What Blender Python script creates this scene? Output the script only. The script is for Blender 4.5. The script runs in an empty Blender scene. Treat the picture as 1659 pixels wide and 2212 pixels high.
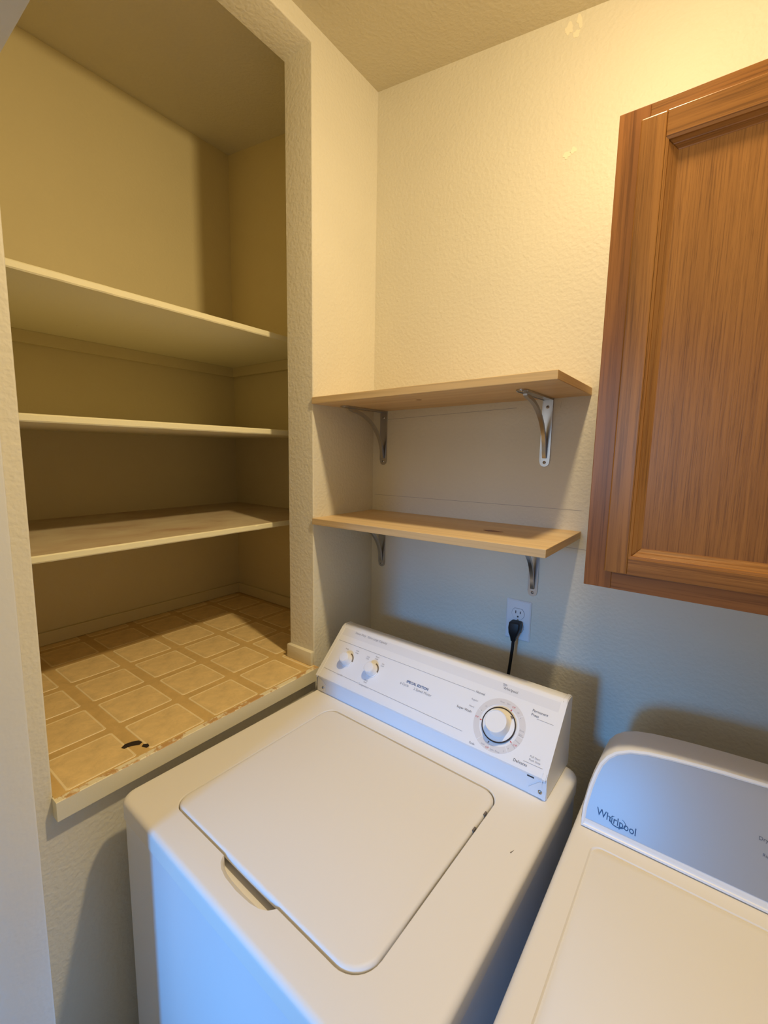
import bpy, bmesh, math, random
from mathutils import Vector, Matrix, noise
random.seed(7)
C = bpy.context.scene.collection
S = bpy.context.scene
OFF = 0.09                                   # everything was measured from a datum 9 cm above the floor

# ------------------------------------------------------------------ camera
def make_camera():
    yaw, pitch, roll = (math.radians(a) for a in (36.695, -7.559, 0.987))
    fw = Vector((-math.sin(yaw)*math.cos(pitch), math.cos(yaw)*math.cos(pitch), math.sin(pitch)))
    rt = Vector((math.cos(yaw), math.sin(yaw), 0)); up = rt.cross(fw)
    r1 = rt*math.cos(roll) + up*math.sin(roll); u1 = -rt*math.sin(roll) + up*math.cos(roll)
    cd = bpy.data.cameras.new('camera'); co = bpy.data.objects.new('camera', cd); C.objects.link(co)
    m = Matrix((r1, u1, -fw)).transposed().to_4x4(); m.translation = Vector((0.9425, -1.1975, 1.4964+OFF))
    co.matrix_world = m
    cd.sensor_fit = 'VERTICAL'; cd.sensor_height = 24.0; cd.lens = 24.0*967.6/2212.0
    cd.clip_start = 0.01
    S.camera = co
make_camera()

# ------------------------------------------------------------------ world, lights, exposure
w = bpy.data.worlds.new('world'); S.world = w; w.use_nodes = True
bg = w.node_tree.nodes['Background']; bg.inputs[0].default_value = (0.90, 0.88, 0.92, 1); bg.inputs[1].default_value = 0.22
def lamp(name, kind, loc, energy, color, **k):
    l = bpy.data.lights.new(name, kind); l.energy = energy; l.color = color
    o = bpy.data.objects.new(name, l); C.objects.link(o); o.location = loc
    for a, v in k.items(): setattr(l, a, v)
    return o
day = lamp('daylight_window', 'AREA', (0.50, -3.6, 1.62), 3.6, (0.03, 0.36, 1.0), shape='RECTANGLE', size=0.26, size_y=0.50)
day.rotation_euler = (Vector((0.50, -3.6, 1.62))-Vector((0.45, -0.6, 0.60))).to_track_quat('Z', 'Y').to_euler()   # into the alcove
day.data.spread = math.radians(34)
bulb = lamp('ceiling_bulb_light', 'POINT', (0.80, -0.475, 2.36+OFF), 23, (1.0, 0.79, 0.47), shadow_soft_size=0.035)
bulb.data.use_nodes = True                            # gentle (linear) falloff, as the phone's tone curve shows it
_n = bulb.data.node_tree.nodes; _f = _n.new('ShaderNodeLightFalloff'); _f.inputs['Strength'].default_value = 1.0
# added weighting: bulb gives more light down than up or sideways; no shade built
_t = _n.new('ShaderNodeTexCoord'); _s = _n.new('ShaderNodeSeparateXYZ'); _d = _n.new('ShaderNodeMath'); _d.operation = 'MULTIPLY_ADD'
_d.inputs[1].default_value = -0.64; _d.inputs[2].default_value = 0.79; _p = _n.new('ShaderNodeMath'); _p.operation = 'MULTIPLY'
for _a, _b in ((_t.outputs['Normal'], _s.inputs[0]), (_s.outputs['Z'], _d.inputs[0]), (_d.outputs[0], _p.inputs[0]), (_f.outputs['Linear'], _p.inputs[1]), (_p.outputs[0], _n['Emission'].inputs['Strength'])):
    bulb.data.node_tree.links.new(_a, _b)
soft = lamp('room_fill_light', 'AREA', (0.15, -3.5, 1.75), 9, (0.74, 0.87, 1.0), shape='RECTANGLE', size=0.9, size_y=1.0)  # added soft fill for the back wall, not a window of its own
soft.rotation_euler = (math.radians(90), 0, 0)
S.view_settings.view_transform = 'Standard'; S.view_settings.look = 'None'
S.view_settings.gamma = 1.0; S.view_settings.use_curve_mapping = False
S.view_settings.exposure = 0.0

# ------------------------------------------------------------------ materials
def mat(name, col, rough=0.5, spec=0.5, metal=0.0):
    m = bpy.data.materials.new(name); m.use_nodes = True
    b = m.node_tree.nodes['Principled BSDF']
    b.inputs['Base Color'].default_value = (*col, 1); b.inputs['Roughness'].default_value = rough
    b.inputs['Metallic'].default_value = metal; b.inputs['Specular IOR Level'].default_value = spec
    return m
def nodes(m): return m.node_tree.nodes, m.node_tree.links, m.node_tree.nodes['Principled BSDF']
def coords(m, scale=(1, 1, 1), rot=(0, 0, 0)):
    N, L, b = nodes(m)
    t = N.new('ShaderNodeTexCoord'); mp = N.new('ShaderNodeMapping')
    mp.inputs['Scale'].default_value = scale; mp.inputs['Rotation'].default_value = rot
    L.new(t.outputs['Object'], mp.inputs[0]); return mp.outputs[0]
def noise_n(m, vec, scale, detail=3, rough=0.55, dist=0.0):
    N, L, b = nodes(m); n = N.new('ShaderNodeTexNoise')
    n.inputs['Scale'].default_value = scale; n.inputs['Detail'].default_value = detail
    n.inputs['Roughness'].default_value = rough; n.inputs['Distortion'].default_value = dist
    L.new(vec, n.inputs['Vector']); return n.outputs['Fac']
def ramp(m, fac, stops):
    N, L, b = nodes(m); r = N.new('ShaderNodeValToRGB'); e = r.color_ramp.elements
    while len(e) < len(stops): e.new(0.5)
    for i, (p, c) in enumerate(stops): e[i].position = p; e[i].color = (*c, 1)
    L.new(fac, r.inputs[0]); return r.outputs[0]
def bump(m, fac, strength, dist):
    N, L, b = nodes(m); n = N.new('ShaderNodeBump'); n.inputs['Strength'].default_value = strength
    n.inputs['Distance'].default_value = dist; L.new(fac, n.inputs['Height'])
    prev = b.inputs['Normal'].links
    if prev: L.new(prev[0].from_socket, n.inputs['Normal'])
    L.new(n.outputs[0], b.inputs['Normal'])
def mixc(m, fac, a, c, mode='MIX'):
    N, L, b = nodes(m); n = N.new('ShaderNodeMix'); n.data_type = 'RGBA'; n.blend_type = mode
    for sock, v in ((n.inputs[0], fac), (n.inputs[6], a), (n.inputs[7], c)):
        if isinstance(v, (int, float)): sock.default_value = v
        elif isinstance(v, tuple): sock.default_value = (*v, 1)
        else: L.new(v, sock)
    return n.outputs[2]

def paint_wall(name, col, bump_d=0.0010, rough=0.55):
    m = mat(name, col, rough, 0.35); v = coords(m)
    c = ramp(m, noise_n(m, v, 3.0, 4), [(0.3, tuple(x*0.95 for x in col)), (0.7, col)])
    nodes(m)[1].new(c, nodes(m)[2].inputs['Base Color'])
    h = noise_n(m, v, 105, 1.6, 0.45, 0.15)
    bump(m, ramp(m, h, [(0.34, (0, 0, 0)), (0.70, (1, 1, 1))]), 0.5, bump_d*1.15)
    return m
WALL = (0.76, 0.715, 0.585)
M_wall = paint_wall('cream_textured_wall_paint', WALL)
M_ceil = paint_wall('cream_ceiling_paint', (0.68, 0.62, 0.46), 0.0009, 0.8)
M_closet = paint_wall('cream_paint_closet_bounce', (0.69, 0.585, 0.31), 0.0005, 0.6)  # wall cream with the closet's warm bounced light put into the colour
M_jamb = paint_wall('white_jamb_paint', (0.78, 0.77, 0.72), 0.0003, 0.5)
M_trim = paint_wall('cream_trim_gloss_paint', (0.82, 0.76, 0.58), 0.0004, 0.42)
M_floor = mat('tan_floor_sheet', (0.45, 0.36, 0.22), 0.5)

def chipped(name, paint, wood, lo, hi, scale):
    m = mat(name, paint, 0.5, 0.35); v = coords(m)
    f = ramp(m, noise_n(m, v, scale, 5, 0.65), [(lo, (0, 0, 0)), (hi, (1, 1, 1))])
    nodes(m)[1].new(mixc(m, f, paint, wood), nodes(m)[2].inputs['Base Color'])
    bump(m, f, -0.4, 0.0008); bump(m, noise_n(m, v, 160, 2), 0.3, 0.0008)
    return m
M_shelfedge = chipped('cream_shelf_paint', (0.86, 0.79, 0.52), (0.55, 0.36, 0.17), 0.68, 0.74, 38)
M_worn = mat('worn_shelf_top_paint', (0.66, 0.58, 0.38), 0.6)
def worn():
    v = coords(M_worn); v2 = coords(M_worn, (5, 3.2, 1))
    f = ramp(M_worn, noise_n(M_worn, v2, 1.6, 5, 0.6, 0.5), [(0.36, (0.62, 0.52, 0.33)), (0.58, (0.54, 0.41, 0.25)), (0.74, (0.44, 0.28, 0.16))])
    nodes(M_worn)[1].new(f, nodes(M_worn)[2].inputs['Base Color'])
worn()
M_sill = chipped('chipped_sill_paint', (0.82, 0.76, 0.56), (0.52, 0.28, 0.11), 0.80, 0.86, 30)
M_sill_top = chipped('worn_sill_top', (0.82, 0.74, 0.52), (0.56, 0.34, 0.14), 0.47, 0.53, 26)

def tilemat(name, col, amt):
    m = mat(name, col, 0.42, 0.4); v = coords(m)
    a = tuple(x*(1-amt) for x in col)
    c = ramp(m, noise_n(m, v, 22, 6, 0.7, 0.4), [(0.30, a), (0.62, col)])
    nodes(m)[1].new(c, nodes(m)[2].inputs['Base Color'])
    bump(m, noise_n(m, v, 260, 3), 0.35, 0.0006)
    return m
M_tile = tilemat('tan_vinyl_tile', (0.84, 0.62, 0.29), 0.24)
M_tilerim = tilemat('pale_vinyl_tile_edge', (0.92, 0.75, 0.44), 0.1)
M_groove = tilemat('brown_vinyl_grout', (0.71, 0.49, 0.195), 0.18)
M_char = mat('dark_scuff', (0.025, 0.015, 0.008), 0.7)

def wood(name, dark, light, scale, rough, grain_axis, fine=1.0, bumpd=0.0004, contrast=(0.36, 0.64), depth=1.0):
    sc = [scale]*3; sc[grain_axis] = scale*0.018
    m = mat(name, light, rough, 0.5); v = coords(m, tuple(sc))
    big = noise_n(m, v, 0.55, 3, 0.5, 0.7); fin = noise_n(m, v, 3.2*fine, 6, 0.72, 0.2)
    c1 = ramp(m, big, [(contrast[0], dark), (contrast[1], light)])
    c2 = ramp(m, fin, [(0.36, (0.30, 0.24, 0.20)), (0.52, (1, 1, 1))])
    c = mixc(m, 0.6*depth, c1, c2, 'MULTIPLY')
    nodes(m)[1].new(c, nodes(m)[2].inputs['Base Color'])
    bump(m, fin, 0.35, bumpd)
    return m
OAK_D, OAK_L = (0.30, 0.128, 0.031), (0.42, 0.188, 0.048)
M_oak_v = wood('oak_vertical_grain', OAK_D, OAK_L, 62, 0.27, 2)
M_oak_h = wood('oak_horizontal_grain', OAK_D, OAK_L, 62, 0.27, 0)
M_oak_p = wood('oak_panel_veneer', (0.35, 0.152, 0.038), OAK_L, 150, 0.28, 2)
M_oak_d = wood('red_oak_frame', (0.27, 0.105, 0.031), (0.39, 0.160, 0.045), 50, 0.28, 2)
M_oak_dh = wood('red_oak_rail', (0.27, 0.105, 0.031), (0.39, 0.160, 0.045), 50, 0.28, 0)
M_pine = wood('pale_pine', (0.72, 0.50, 0.25), (0.80, 0.60, 0.34), 40, 0.45, 0, 0.7, 0.0002, depth=0.4)
M_pine_end = wood('pine_end_grain', (0.66, 0.43, 0.18), (0.74, 0.52, 0.24), 60, 0.55, 1, 0.7, 0.0002, depth=0.5)
M_knot = mat('pine_knot', (0.26, 0.11, 0.045), 0.5)

M_white = mat('white_appliance_enamel', (0.79, 0.79, 0.80), 0.28, 0.5)
M_deck = mat('white_appliance_top_enamel', (0.80, 0.77, 0.72), 0.46, 0.30)
for m_ in (M_white, M_deck): bump(m_, noise_n(m_, coords(m_), 420, 2), 0.06, 0.0004)
M_plastic = mat('white_console_plastic', (0.82, 0.82, 0.83), 0.38, 0.5)
M_fascia = mat('silver_grey_dryer_fascia', (0.34, 0.34, 0.352), 0.30, 0.5)
M_band = mat('pale_grey_print', (0.755, 0.755, 0.775), 0.4)
M_knob = mat('white_knob_plastic', (0.84, 0.83, 0.82), 0.3, 0.5)
M_ring = mat('warm_grey_dial_print', (0.70, 0.67, 0.655), 0.4)
M_ink = mat('dark_grey_ink', (0.10, 0.10, 0.12), 0.5)
M_lgink = mat('light_grey_ink', (0.33, 0.33, 0.36), 0.5)
M_blue = mat('blue_ink', (0.04, 0.10, 0.26), 0.5)
M_navy = mat('navy_logo_ink', (0.015, 0.018, 0.07), 0.4)
M_red = mat('red_ink', (0.60, 0.10, 0.09), 0.5)
M_brownink = mat('brown_dial_arc', (0.17, 0.14, 0.11), 0.5)
M_blackring = mat('black_dial_ring', (0.02, 0.015, 0.018), 0.35)
M_dark = mat('dark_gap', (0.05, 0.045, 0.04), 0.7)
M_steel = mat('brushed_steel', (0.50, 0.49, 0.48), 0.30, 0.5, 1.0)
M_screw = mat('zinc_screw', (0.55, 0.55, 0.56), 0.25, 0.5, 1.0)
M_slot = mat('screw_recess', (0.05, 0.05, 0.05), 0.5)
M_outlet = mat('white_outlet_plastic', (0.80, 0.80, 0.80), 0.35, 0.5)
M_black = mat('black_rubber', (0.008, 0.008, 0.009), 0.45, 0.4)
M_patch = mat('white_spackle', (0.86, 0.80, 0.62), 0.85, 0.2)
M_pencil = mat('pencil_line', (0.34, 0.31, 0.29), 0.7)
M_ceramic = mat('white_porcelain', (0.8, 0.78, 0.74), 0.3)

# ------------------------------------------------------------------ mesh helpers
def link(name, bm, mats, parent=None, smooth=False, loc=None):
    me = bpy.data.meshes.new(name)
    bmesh.ops.recalc_face_normals(bm, faces=bm.faces[:])
    bm.to_mesh(me); bm.free()
    for m in (mats if isinstance(mats, (list, tuple)) else [mats]): me.materials.append(m)
    o = bpy.data.objects.new(name, me); C.objects.link(o)
    if smooth:
        for p in me.polygons: p.use_smooth = True
        me.set_sharp_from_angle(angle=math.radians(38))
    if loc: o.location = loc
    if parent: o.parent = parent
    return o
def thing(name, label, cat, loc=(0, 0, 0), rz=0, group=None):
    o = bpy.data.objects.new(name, None); C.objects.link(o); o.location = loc; o.rotation_euler = (0, 0, rz)
    o.empty_display_size = 0.05
    tag(o, label, cat, group); return o
def tag(o, label, cat, group=None):
    o['label'] = label; o['category'] = cat
    if group: o['group'] = group
def struct(o): o['kind'] = 'structure'; return o
def box(bm, x0, x1, y0, y1, z0, z1, bev=0.0, seg=2, mi=0):
    vs = [bm.verts.new((x, y, z)) for x in (x0, x1) for y in (y0, y1) for z in (z0, z1)]
    idx = [(0, 1, 3, 2), (4, 6, 7, 5), (0, 4, 5, 1), (2, 3, 7, 6), (0, 2, 6, 4), (1, 5, 7, 3)]
    fs = [bm.faces.new([vs[i] for i in f]) for f in idx]
    for f in fs: f.material_index = mi
    if bev:
        es = list({e for f in fs for e in f.edges})
        bmesh.ops.bevel(bm, geom=es, offset=bev, segments=seg, affect='EDGES', profile=0.5, material=mi)
    return bm
def bx(*a, **k): return box(bmesh.new(), *a, **k)
def loop(bm, pts): return [bm.verts.new(p) for p in pts]
def bridge(bm, a, b, mi=0):
    n = len(a)
    for i in range(n):
        f = bm.faces.new((a[i], a[(i+1) % n], b[(i+1) % n], b[i])); f.material_index = mi
def cap(bm, l, mi=0):
    f = bm.faces.new(l); f.material_index = mi; return f
def rrect(x0, x1, y0, y1, r, n=6):
    if not isinstance(r, (tuple, list)): r = (r,)*4
    out = []
    for (cx, cy, a0), q in zip(((x1, y1, 0), (x0, y1, 90), (x0, y0, 180), (x1, y0, 270)), r):
        sx = -1 if cx == x1 else 1; sy = -1 if cy == y1 else 1
        for i in range(n+1):
            a = math.radians(a0+90*i/n); out.append((cx+sx*q+q*math.cos(a), cy+sy*q+q*math.sin(a)))
    return out
def ring_fill(bm, outer, inner, mi=0):
    es = []
    for l in (outer, inner):
        for i in range(len(l)):
            a, b = l[i], l[(i+1) % len(l)]
            es.append(bm.edges.get((a, b)) or bm.edges.new((a, b)))
    r = bmesh.ops.triangle_fill(bm, use_beauty=True, use_dissolve=False, edges=es)
    for g in r['geom']:
        if isinstance(g, bmesh.types.BMFace): g.material_index = mi
def prism(bm, pts2, f0, f1, mi=0):
    a = loop(bm, [f0(*q) for q in pts2]); b = loop(bm, [f1(*q) for q in pts2])
    bridge(bm, a, b, mi); cap(bm, a[::-1], mi); cap(bm, b, mi)
def lathe(bm, prof, frame, n=40, mi=0, capend=True):
    """prof: (radius, height); frame(x, y, h) gives a point"""
    ls = [loop(bm, [frame(r*math.cos(2*math.pi*i/n), r*math.sin(2*math.pi*i/n), h) for i in range(n)]) for r, h in prof]
    for a, b in zip(ls, ls[1:]): bridge(bm, a, b, mi)
    if capend: cap(bm, ls[-1], mi); cap(bm, ls[0][::-1], mi)
def tube(bm, pts, r, n=10, flat=1.0, mi=0):
    ls = []; pts = [Vector(p) for p in pts]
    for i, p in enumerate(pts):
        t = (pts[min(i+1, len(pts)-1)]-pts[max(i-1, 0)]).normalized()
        a = t.cross(Vector((0, 1, 0)));  a = a.normalized() if a.length > 1e-4 else Vector((1, 0, 0))
        b = t.cross(a)
        ls.append(loop(bm, [p+a*(r*math.cos(2*math.pi*k/n))+b*(r*flat*math.sin(2*math.pi*k/n)) for k in range(n)]))
    for a, b in zip(ls, ls[1:]): bridge(bm, a, b, mi)
    cap(bm, ls[0][::-1], mi); cap(bm, ls[-1], mi)

# ------------------------------------------------------------------ room shell
def ceil_z(x): return 2.5862 + OFF - 0.1339*x          # the ceiling slopes, rising towards the closet
FY = -1.029                                             # inner face of the front wall
SILL = 0.8483 + OFF; HEAD = 2.5401 + OFF
YA, YB, T = -0.2793, -0.9532, 0.1039                    # closet opening and wall thickness

def wall_prism(name, pts_xy, m, z0=0.0, top=None):
    """vertical wall of a polygonal footprint whose top follows the sloping ceiling"""
    bm = bmesh.new()
    a = loop(bm, [(x, y, z0) for x, y in pts_xy]); b = loop(bm, [(x, y, (ceil_z(x) if top is None else top)) for x, y in pts_xy])
    bridge(bm, a, b); cap(bm, a[::-1]); cap(bm, b)
    return struct(link(name, bm, m))
def rect(x0, x1, y0, y1): return [(x0, y0), (x1, y0), (x1, y1), (x0, y1)]
wall_back = wall_prism('wall_back', rect(-T, 1.62, 0.0, 0.10), M_wall)
wall_prism('wall_right', rect(1.56, 1.62, -1.15, 0.0), M_wall)
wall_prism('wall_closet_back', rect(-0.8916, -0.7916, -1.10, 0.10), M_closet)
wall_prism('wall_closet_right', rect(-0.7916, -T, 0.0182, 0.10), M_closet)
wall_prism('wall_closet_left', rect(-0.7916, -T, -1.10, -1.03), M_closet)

def left_wall():
    bm = bmesh.new(); ys = [FY-0.02, YB, YA, 0.0]
    def zrow(x): return [0.0, SILL-0.006, HEAD, ceil_z(x)]
    g = {}
    for k, x in enumerate((0.0, -T)):
        for i, y in enumerate(ys):
            for j, z in enumerate(zrow(x)): g[k, i, j] = bm.verts.new((x, y, z))
    for k in (0, 1):
        for i in range(3):
            for j in range(3):
                if (i, j) != (1, 1): bm.faces.new((g[k, i, j], g[k, i+1, j], g[k, i+1, j+1], g[k, i, j+1]))
    def side(a, b): bm.faces.new((g[0, *a], g[0, *b], g[1, *b], g[1, *a]))
    for i in range(3): side((i, 0), (i+1, 0)); side((i, 3), (i+1, 3)); side((0, i), (0, i+1)); side((3, i), (3, i+1))
    side((1, 1), (2, 1)); side((1, 2), (2, 2)); side((1, 1), (1, 2)); side((2, 1), (2, 2))
    es = [e for e in bm.edges if {tuple(round(c, 5) for c in v.co[1:]) for v in e.verts} <= {(round(y, 5), round(z, 5)) for y in (YA, YB) for z in (SILL-0.006, HEAD)}
          and abs(e.verts[0].co.x-e.verts[1].co.x) < 1e-6 and abs(e.verts[0].co.x) < 1e-6]
    bmesh.ops.bevel(bm, geom=es, offset=0.004, segments=3, affect='EDGES', profile=0.5)
    return struct(link('wall_left', bm, M_wall, smooth=True))
left_wall()
def front_wall():
    bm = bmesh.new(); xs = [-T, 0.187, 1.535, 1.56]; y0, y1 = -1.15, FY; zh = 1.993
    g = {}
    for k, y in enumerate((y1, y0)):
        for i, x in enumerate(xs):
            for j, z in enumerate((0.0, zh, ceil_z(x))): g[k, i, j] = bm.verts.new((x, y, z))
    for k in (0, 1):
        for i in range(3):
            for j in range(2):
                if (i, j) != (1, 0): bm.faces.new((g[k, i, j], g[k, i+1, j], g[k, i+1, j+1], g[k, i, j+1]))
    def side(a, b): bm.faces.new((g[0, *a], g[0, *b], g[1, *b], g[1, *a]))
    for i in range(3): side((i, 2), (i+1, 2))
    side((0, 0), (1, 0)); side((2, 0), (3, 0)); side((1, 1), (2, 1)); side((1, 0), (1, 1)); side((2, 0), (2, 1))
    for i in (0, 3): side((i, 0), (i, 1)); side((i, 1), (i, 2))
    struct(link('wall_front', bm, M_wall))
front_wall()
struct(link('trim_1', bx(0.187, 0.205, -1.152, FY+0.002, 0, 1.975, bev=0.003), M_jamb, smooth=True))
struct(link('trim_2', bx(0.187, 1.535, -1.152, FY+0.002, 1.975, 1.993, bev=0.003), M_jamb, smooth=True))
struct(link('trim_3', bx(1.520, 1.535, -1.152, FY+0.002, 0, 1.975, bev=0.003), M_jamb, smooth=True))

def ceiling():
    bm = bmesh.new(); x0, x1, y0, y1 = -0.90, 1.62, -1.15, 0.10
    pr = [(x0, ceil_z(x0)), (x1, ceil_z(x1)), (x1, ceil_z(x1)+0.06), (x0, ceil_z(x0)+0.06)]
    prism(bm, pr, lambda x, z: (x, y0, z), lambda x, z: (x, y1, z))
    struct(link('ceiling', bm, M_ceil))
ceiling()
struct(link('floor', bx(-0.9, 1.9, -4.0, 0.10, -0.05, 0.0), M_floor))

# closet platform: vinyl sheet whose printed-and-pressed tiles are pieces of their own
def closet_floor():
    bm = bmesh.new()
    box(bm, -0.7916, -T, -1.03, 0.0182, SILL-0.02, SILL-0.0012)
    box(bm, -T, 0.0075, YB, YA, SILL-0.006, SILL-0.0012)
    fl = struct(link('floor.001', bm, M_groove))
    tw, th, px, py, cx, cy = 0.126, 0.131, 0.1495, 0.1575, -0.0595, -0.3955
    def tilemesh(x0, x1, y0, y1):
        b = bmesh.new(); h0, h1 = SILL-0.0014, SILL; i = 0.0045; r = min(0.004, (x1-x0)/4, (y1-y0)/4)
        def cham(x0, x1, y0, y1, r): return [(x0+r, y0), (x1-r, y0), (x1, y0+r), (x1, y1-r), (x1-r, y1), (x0+r, y1), (x0, y1-r), (x0, y0+r)]
        lo = loop(b, [(x, y, h0) for x, y in cham(x0, x1, y0, y1, r)])
        up = loop(b, [(x, y, h1-0.0003) for x, y in cham(x0+0.001, x1-0.001, y0+0.001, y1-0.001, r)])
        inn = loop(b, [(x, y, h1-0.0006) for x, y in cham(x0+i, x1-i, y0+i, y1-i, r)])
        bridge(b, lo, up, 1); bridge(b, up, inn, 1); cap(b, inn, 0)
        return b
    shared = None
    for i in range(-5, 1):
        for j in range(-4, 4):
            x0, x1 = cx+i*px-tw/2, cx+i*px+tw/2; y0, y1 = cy+j*py-th/2, cy+j*py+th/2
            full = True
            lx, ly0, ly1 = -0.7916, -1.03, 0.0182
            if x1 > -T: ly0, ly1 = YB, YA
            a0, b0, b1 = max(x0, lx), max(y0, ly0), min(y1, ly1)
            if x1-a0 < 0.02 or b1-b0 < 0.02: continue
            full = (a0, b0, b1) == (x0, y0, y1)
            if full:
                ox, oy = (x0+x1)/2, (y0+y1)/2
                if shared is None:
                    o = link('vinyl_tile', tilemesh(-tw/2, tw/2, -th/2, th/2), [M_tile, M_tilerim], fl, loc=(ox, oy, 0)); shared = o
                else:
                    o = shared.copy(); C.objects.link(o); o.parent = fl; o.location = (ox, oy, 0)
            else:
                link('vinyl_tile', tilemesh(a0, x1, b0, b1), [M_tile, M_tilerim], fl)
    # dark burnt crescent near the front edge
    bm = bmesh.new(); P = [(-0.043, -0.812), (-0.046, -0.803), (-0.044, -0.793), (-0.038, -0.784), (-0.030, -0.780)]
    Q = [(-0.020, -0.781), (-0.014, -0.776), (-0.006, -0.776)]
    for pts, wd in ((P, 0.0080), (Q, 0.0052)):
        up, dn = [], []
        for k, (x, y) in enumerate(pts):
            xa, ya = pts[max(k-1, 0)]; xb, yb = pts[min(k+1, len(pts)-1)]
            d = Vector((xb-xa, yb-ya)).normalized(); ww = wd*(0.35+0.65*math.sin(math.pi*(k+0.5)/len(pts)))*(1+0.3*noise.noise(Vector((k*2.1, wd*99, 0))))
            up.append((x-d.y*ww, y+d.x*ww)); dn.append((x+d.y*ww, y-d.x*ww))
        prism(bm, up+dn[::-1], lambda x, y: (x, y, SILL-0.0005), lambda x, y: (x, y, SILL+0.0006))
    bm_ = link('burn_mark', bm, M_char, fl); bm_['label'] = 'dark burnt crescent on the vinyl'
closet_floor()

def sill_apron():
    bm = bmesh.new(); x0, x1 = 0.0, 0.0216; z0, z1 = SILL-0.0404, SILL-0.0015
    n = 60; rows = []
    for i in range(n+1):
        y = YB-0.002+(YA+0.003-YB)*i/n; j = noise.noise(Vector((y*40, 0, 3)))*0.0016; q = max(0, noise.noise(Vector((y*22, 5, 1))))*0.006
        rows.append(loop(bm, [(x0, y, z0), (x1, y, z0), (x1, y, z1-0.001-q*0.35+j*0.3), (x1-0.0012-q*0.5, y, z1+j*0.3), (0.0078, y, z1), (x0, y, z1)]))
    for a, b in zip(rows, rows[1:]):
        for k in range(6):
            f = bm.faces.new((a[k], a[(k+1) % 6], b[(k+1) % 6], b[k])); f.material_index = 1 if k in (2, 3, 4) else 0
    cap(bm, rows[0][::-1]); cap(bm, rows[-1])
    struct(link('trim_4', bm, [M_sill, M_sill_top]))
sill_apron()
# base block wrapped on the closet jamb, and closet baseboards
def base_block():
    bm = bmesh.new()
    pr = [(-T-0.003, SILL-0.001), (0.0, SILL-0.001), (0.0, SILL+0.041), (-T-0.003, SILL+0.043)]
    box(bm, -T-0.004, 0.001, YA-0.013, YA+0.002, SILL-0.001, SILL+0.042, bev=0.0025)
    struct(link('baseboard_jamb', bm, M_trim, smooth=True))
base_block()
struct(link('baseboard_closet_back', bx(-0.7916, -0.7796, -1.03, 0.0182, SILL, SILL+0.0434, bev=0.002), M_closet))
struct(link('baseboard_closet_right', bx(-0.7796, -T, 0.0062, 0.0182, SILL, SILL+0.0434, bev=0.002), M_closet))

# spackle patches and pencil lines on the back wall
def decal_blob(name, cx, cz, w, h, seed, m, parent, rot=0.0):
    bm = bmesh.new(); pts = []; n = 22
    for i in range(n):
        a = 2*math.pi*i/n; r = 0.75+0.5*noise.noise(Vector((math.cos(a)*1.7, math.sin(a)*1.7, seed)))
        x, z = w*r*math.cos(a)/2, h*r*math.sin(a)/2
        pts.append((cx+x*math.cos(rot)-z*math.sin(rot), cz+x*math.sin(rot)+z*math.cos(rot)))
    prism(bm, pts, lambda x, z: (x, 0.0, z), lambda x, z: (x, -0.0006, z))
    return link(name, bm, m, parent)
for i, (cx, cz, w_, h_, r_) in enumerate([(0.566, 2.485, 0.026, 0.030, 0), (0.582, 2.466, 0.022, 0.018, 0), (0.588, 2.490, 0.016, 0.036, 0.3), (0.578, 2.210, 0.02, 0.022, 0.2), (0.594, 2.216, 0.018, 0.020, 0.9)]):
    decal_blob('spackle_patch', cx, cz+OFF, w_, h_, i*3.1, M_patch, wall_back, r_)
def pencil(x0, z0, x1, z1, t=0.0008):
    bm = bmesh.new(); n = 8
    for k in range(n):
        a, b = k/n, (k+1)/n
        prism(bm, [(x0+(x1-x0)*a, z0+(z1-z0)*a), (x0+(x1-x0)*b, z0+(z1-z0)*b), (x0+(x1-x0)*b, z0+(z1-z0)*b+t), (x0+(x1-x0)*a, z0+(z1-z0)*a+t)],
              lambda x, z: (x, 0.0, z+OFF), lambda x, z: (x, -0.0004, z+OFF))
    link('pencil_line', bm, M_pencil, wall_back)
pencil(0.06, 1.603, 0.49, 1.621); pencil(0.01, 1.355, 0.672, 1.359); pencil(0.63, 1.261, 0.69, 1.260)
pencil(0.603, 1.615, 0.605, 1.632, 0.0012)

# ------------------------------------------------------------------ closet shelves
def closet_shelf(z, label, cleats, wornf, seed):
    z += OFF; t = thing('closet_shelf', label, 'shelf', (-0.5, -0.5, z-0.0177), 0, 'painted shelves in the closet')
    bm = bmesh.new(); st = 0.0177; x1 = -0.2138; n = 90; rows = []
    for i in range(n+1):
        y = -1.03+(1.0482)*i/n
        j = noise.noise(Vector((y*24, seed, 0)))*0.0009; q = max(0.0, noise.noise(Vector((y*55, seed, 9)))-0.12)*0.006*wornf
        P = [(-0.7916, z-st), (x1-0.002, z-st+j*0.5), (x1+j, z-st+0.003), (x1+j, z-0.0035-q), (x1-0.0022-q, z-0.0007+j*0.5-q*0.2), (x1-0.010, z), (-0.7916, z)]
        rows.append(loop(bm, [(x+0.5, y+0.5, zz-z+st) for x, zz in P]))
    for a, b in zip(rows, rows[1:]):
        for k in range(7):
            f = bm.faces.new((a[k], a[(k+1) % 7], b[(k+1) % 7], b[k])); f.material_index = 1 if k in (4, 5) else 0
    cap(bm, rows[0][::-1]); cap(bm, rows[-1])
    link('board', bm, [M_shelfedge, M_worn if wornf > 0.7 else M_shelfedge], t)
    if cleats:
        link('cleat', bx(-0.7916+0.5, -0.7736+0.5, -1.03+0.5, 0.0182+0.5, -0.0379, 0, bev=0.0012), M_closet, t)
        link('cleat', bx(-0.7736+0.5, -0.23+0.5, 0.0002+0.5, 0.0182+0.5, -0.0379, 0, bev=0.0012), M_closet, t)
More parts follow.
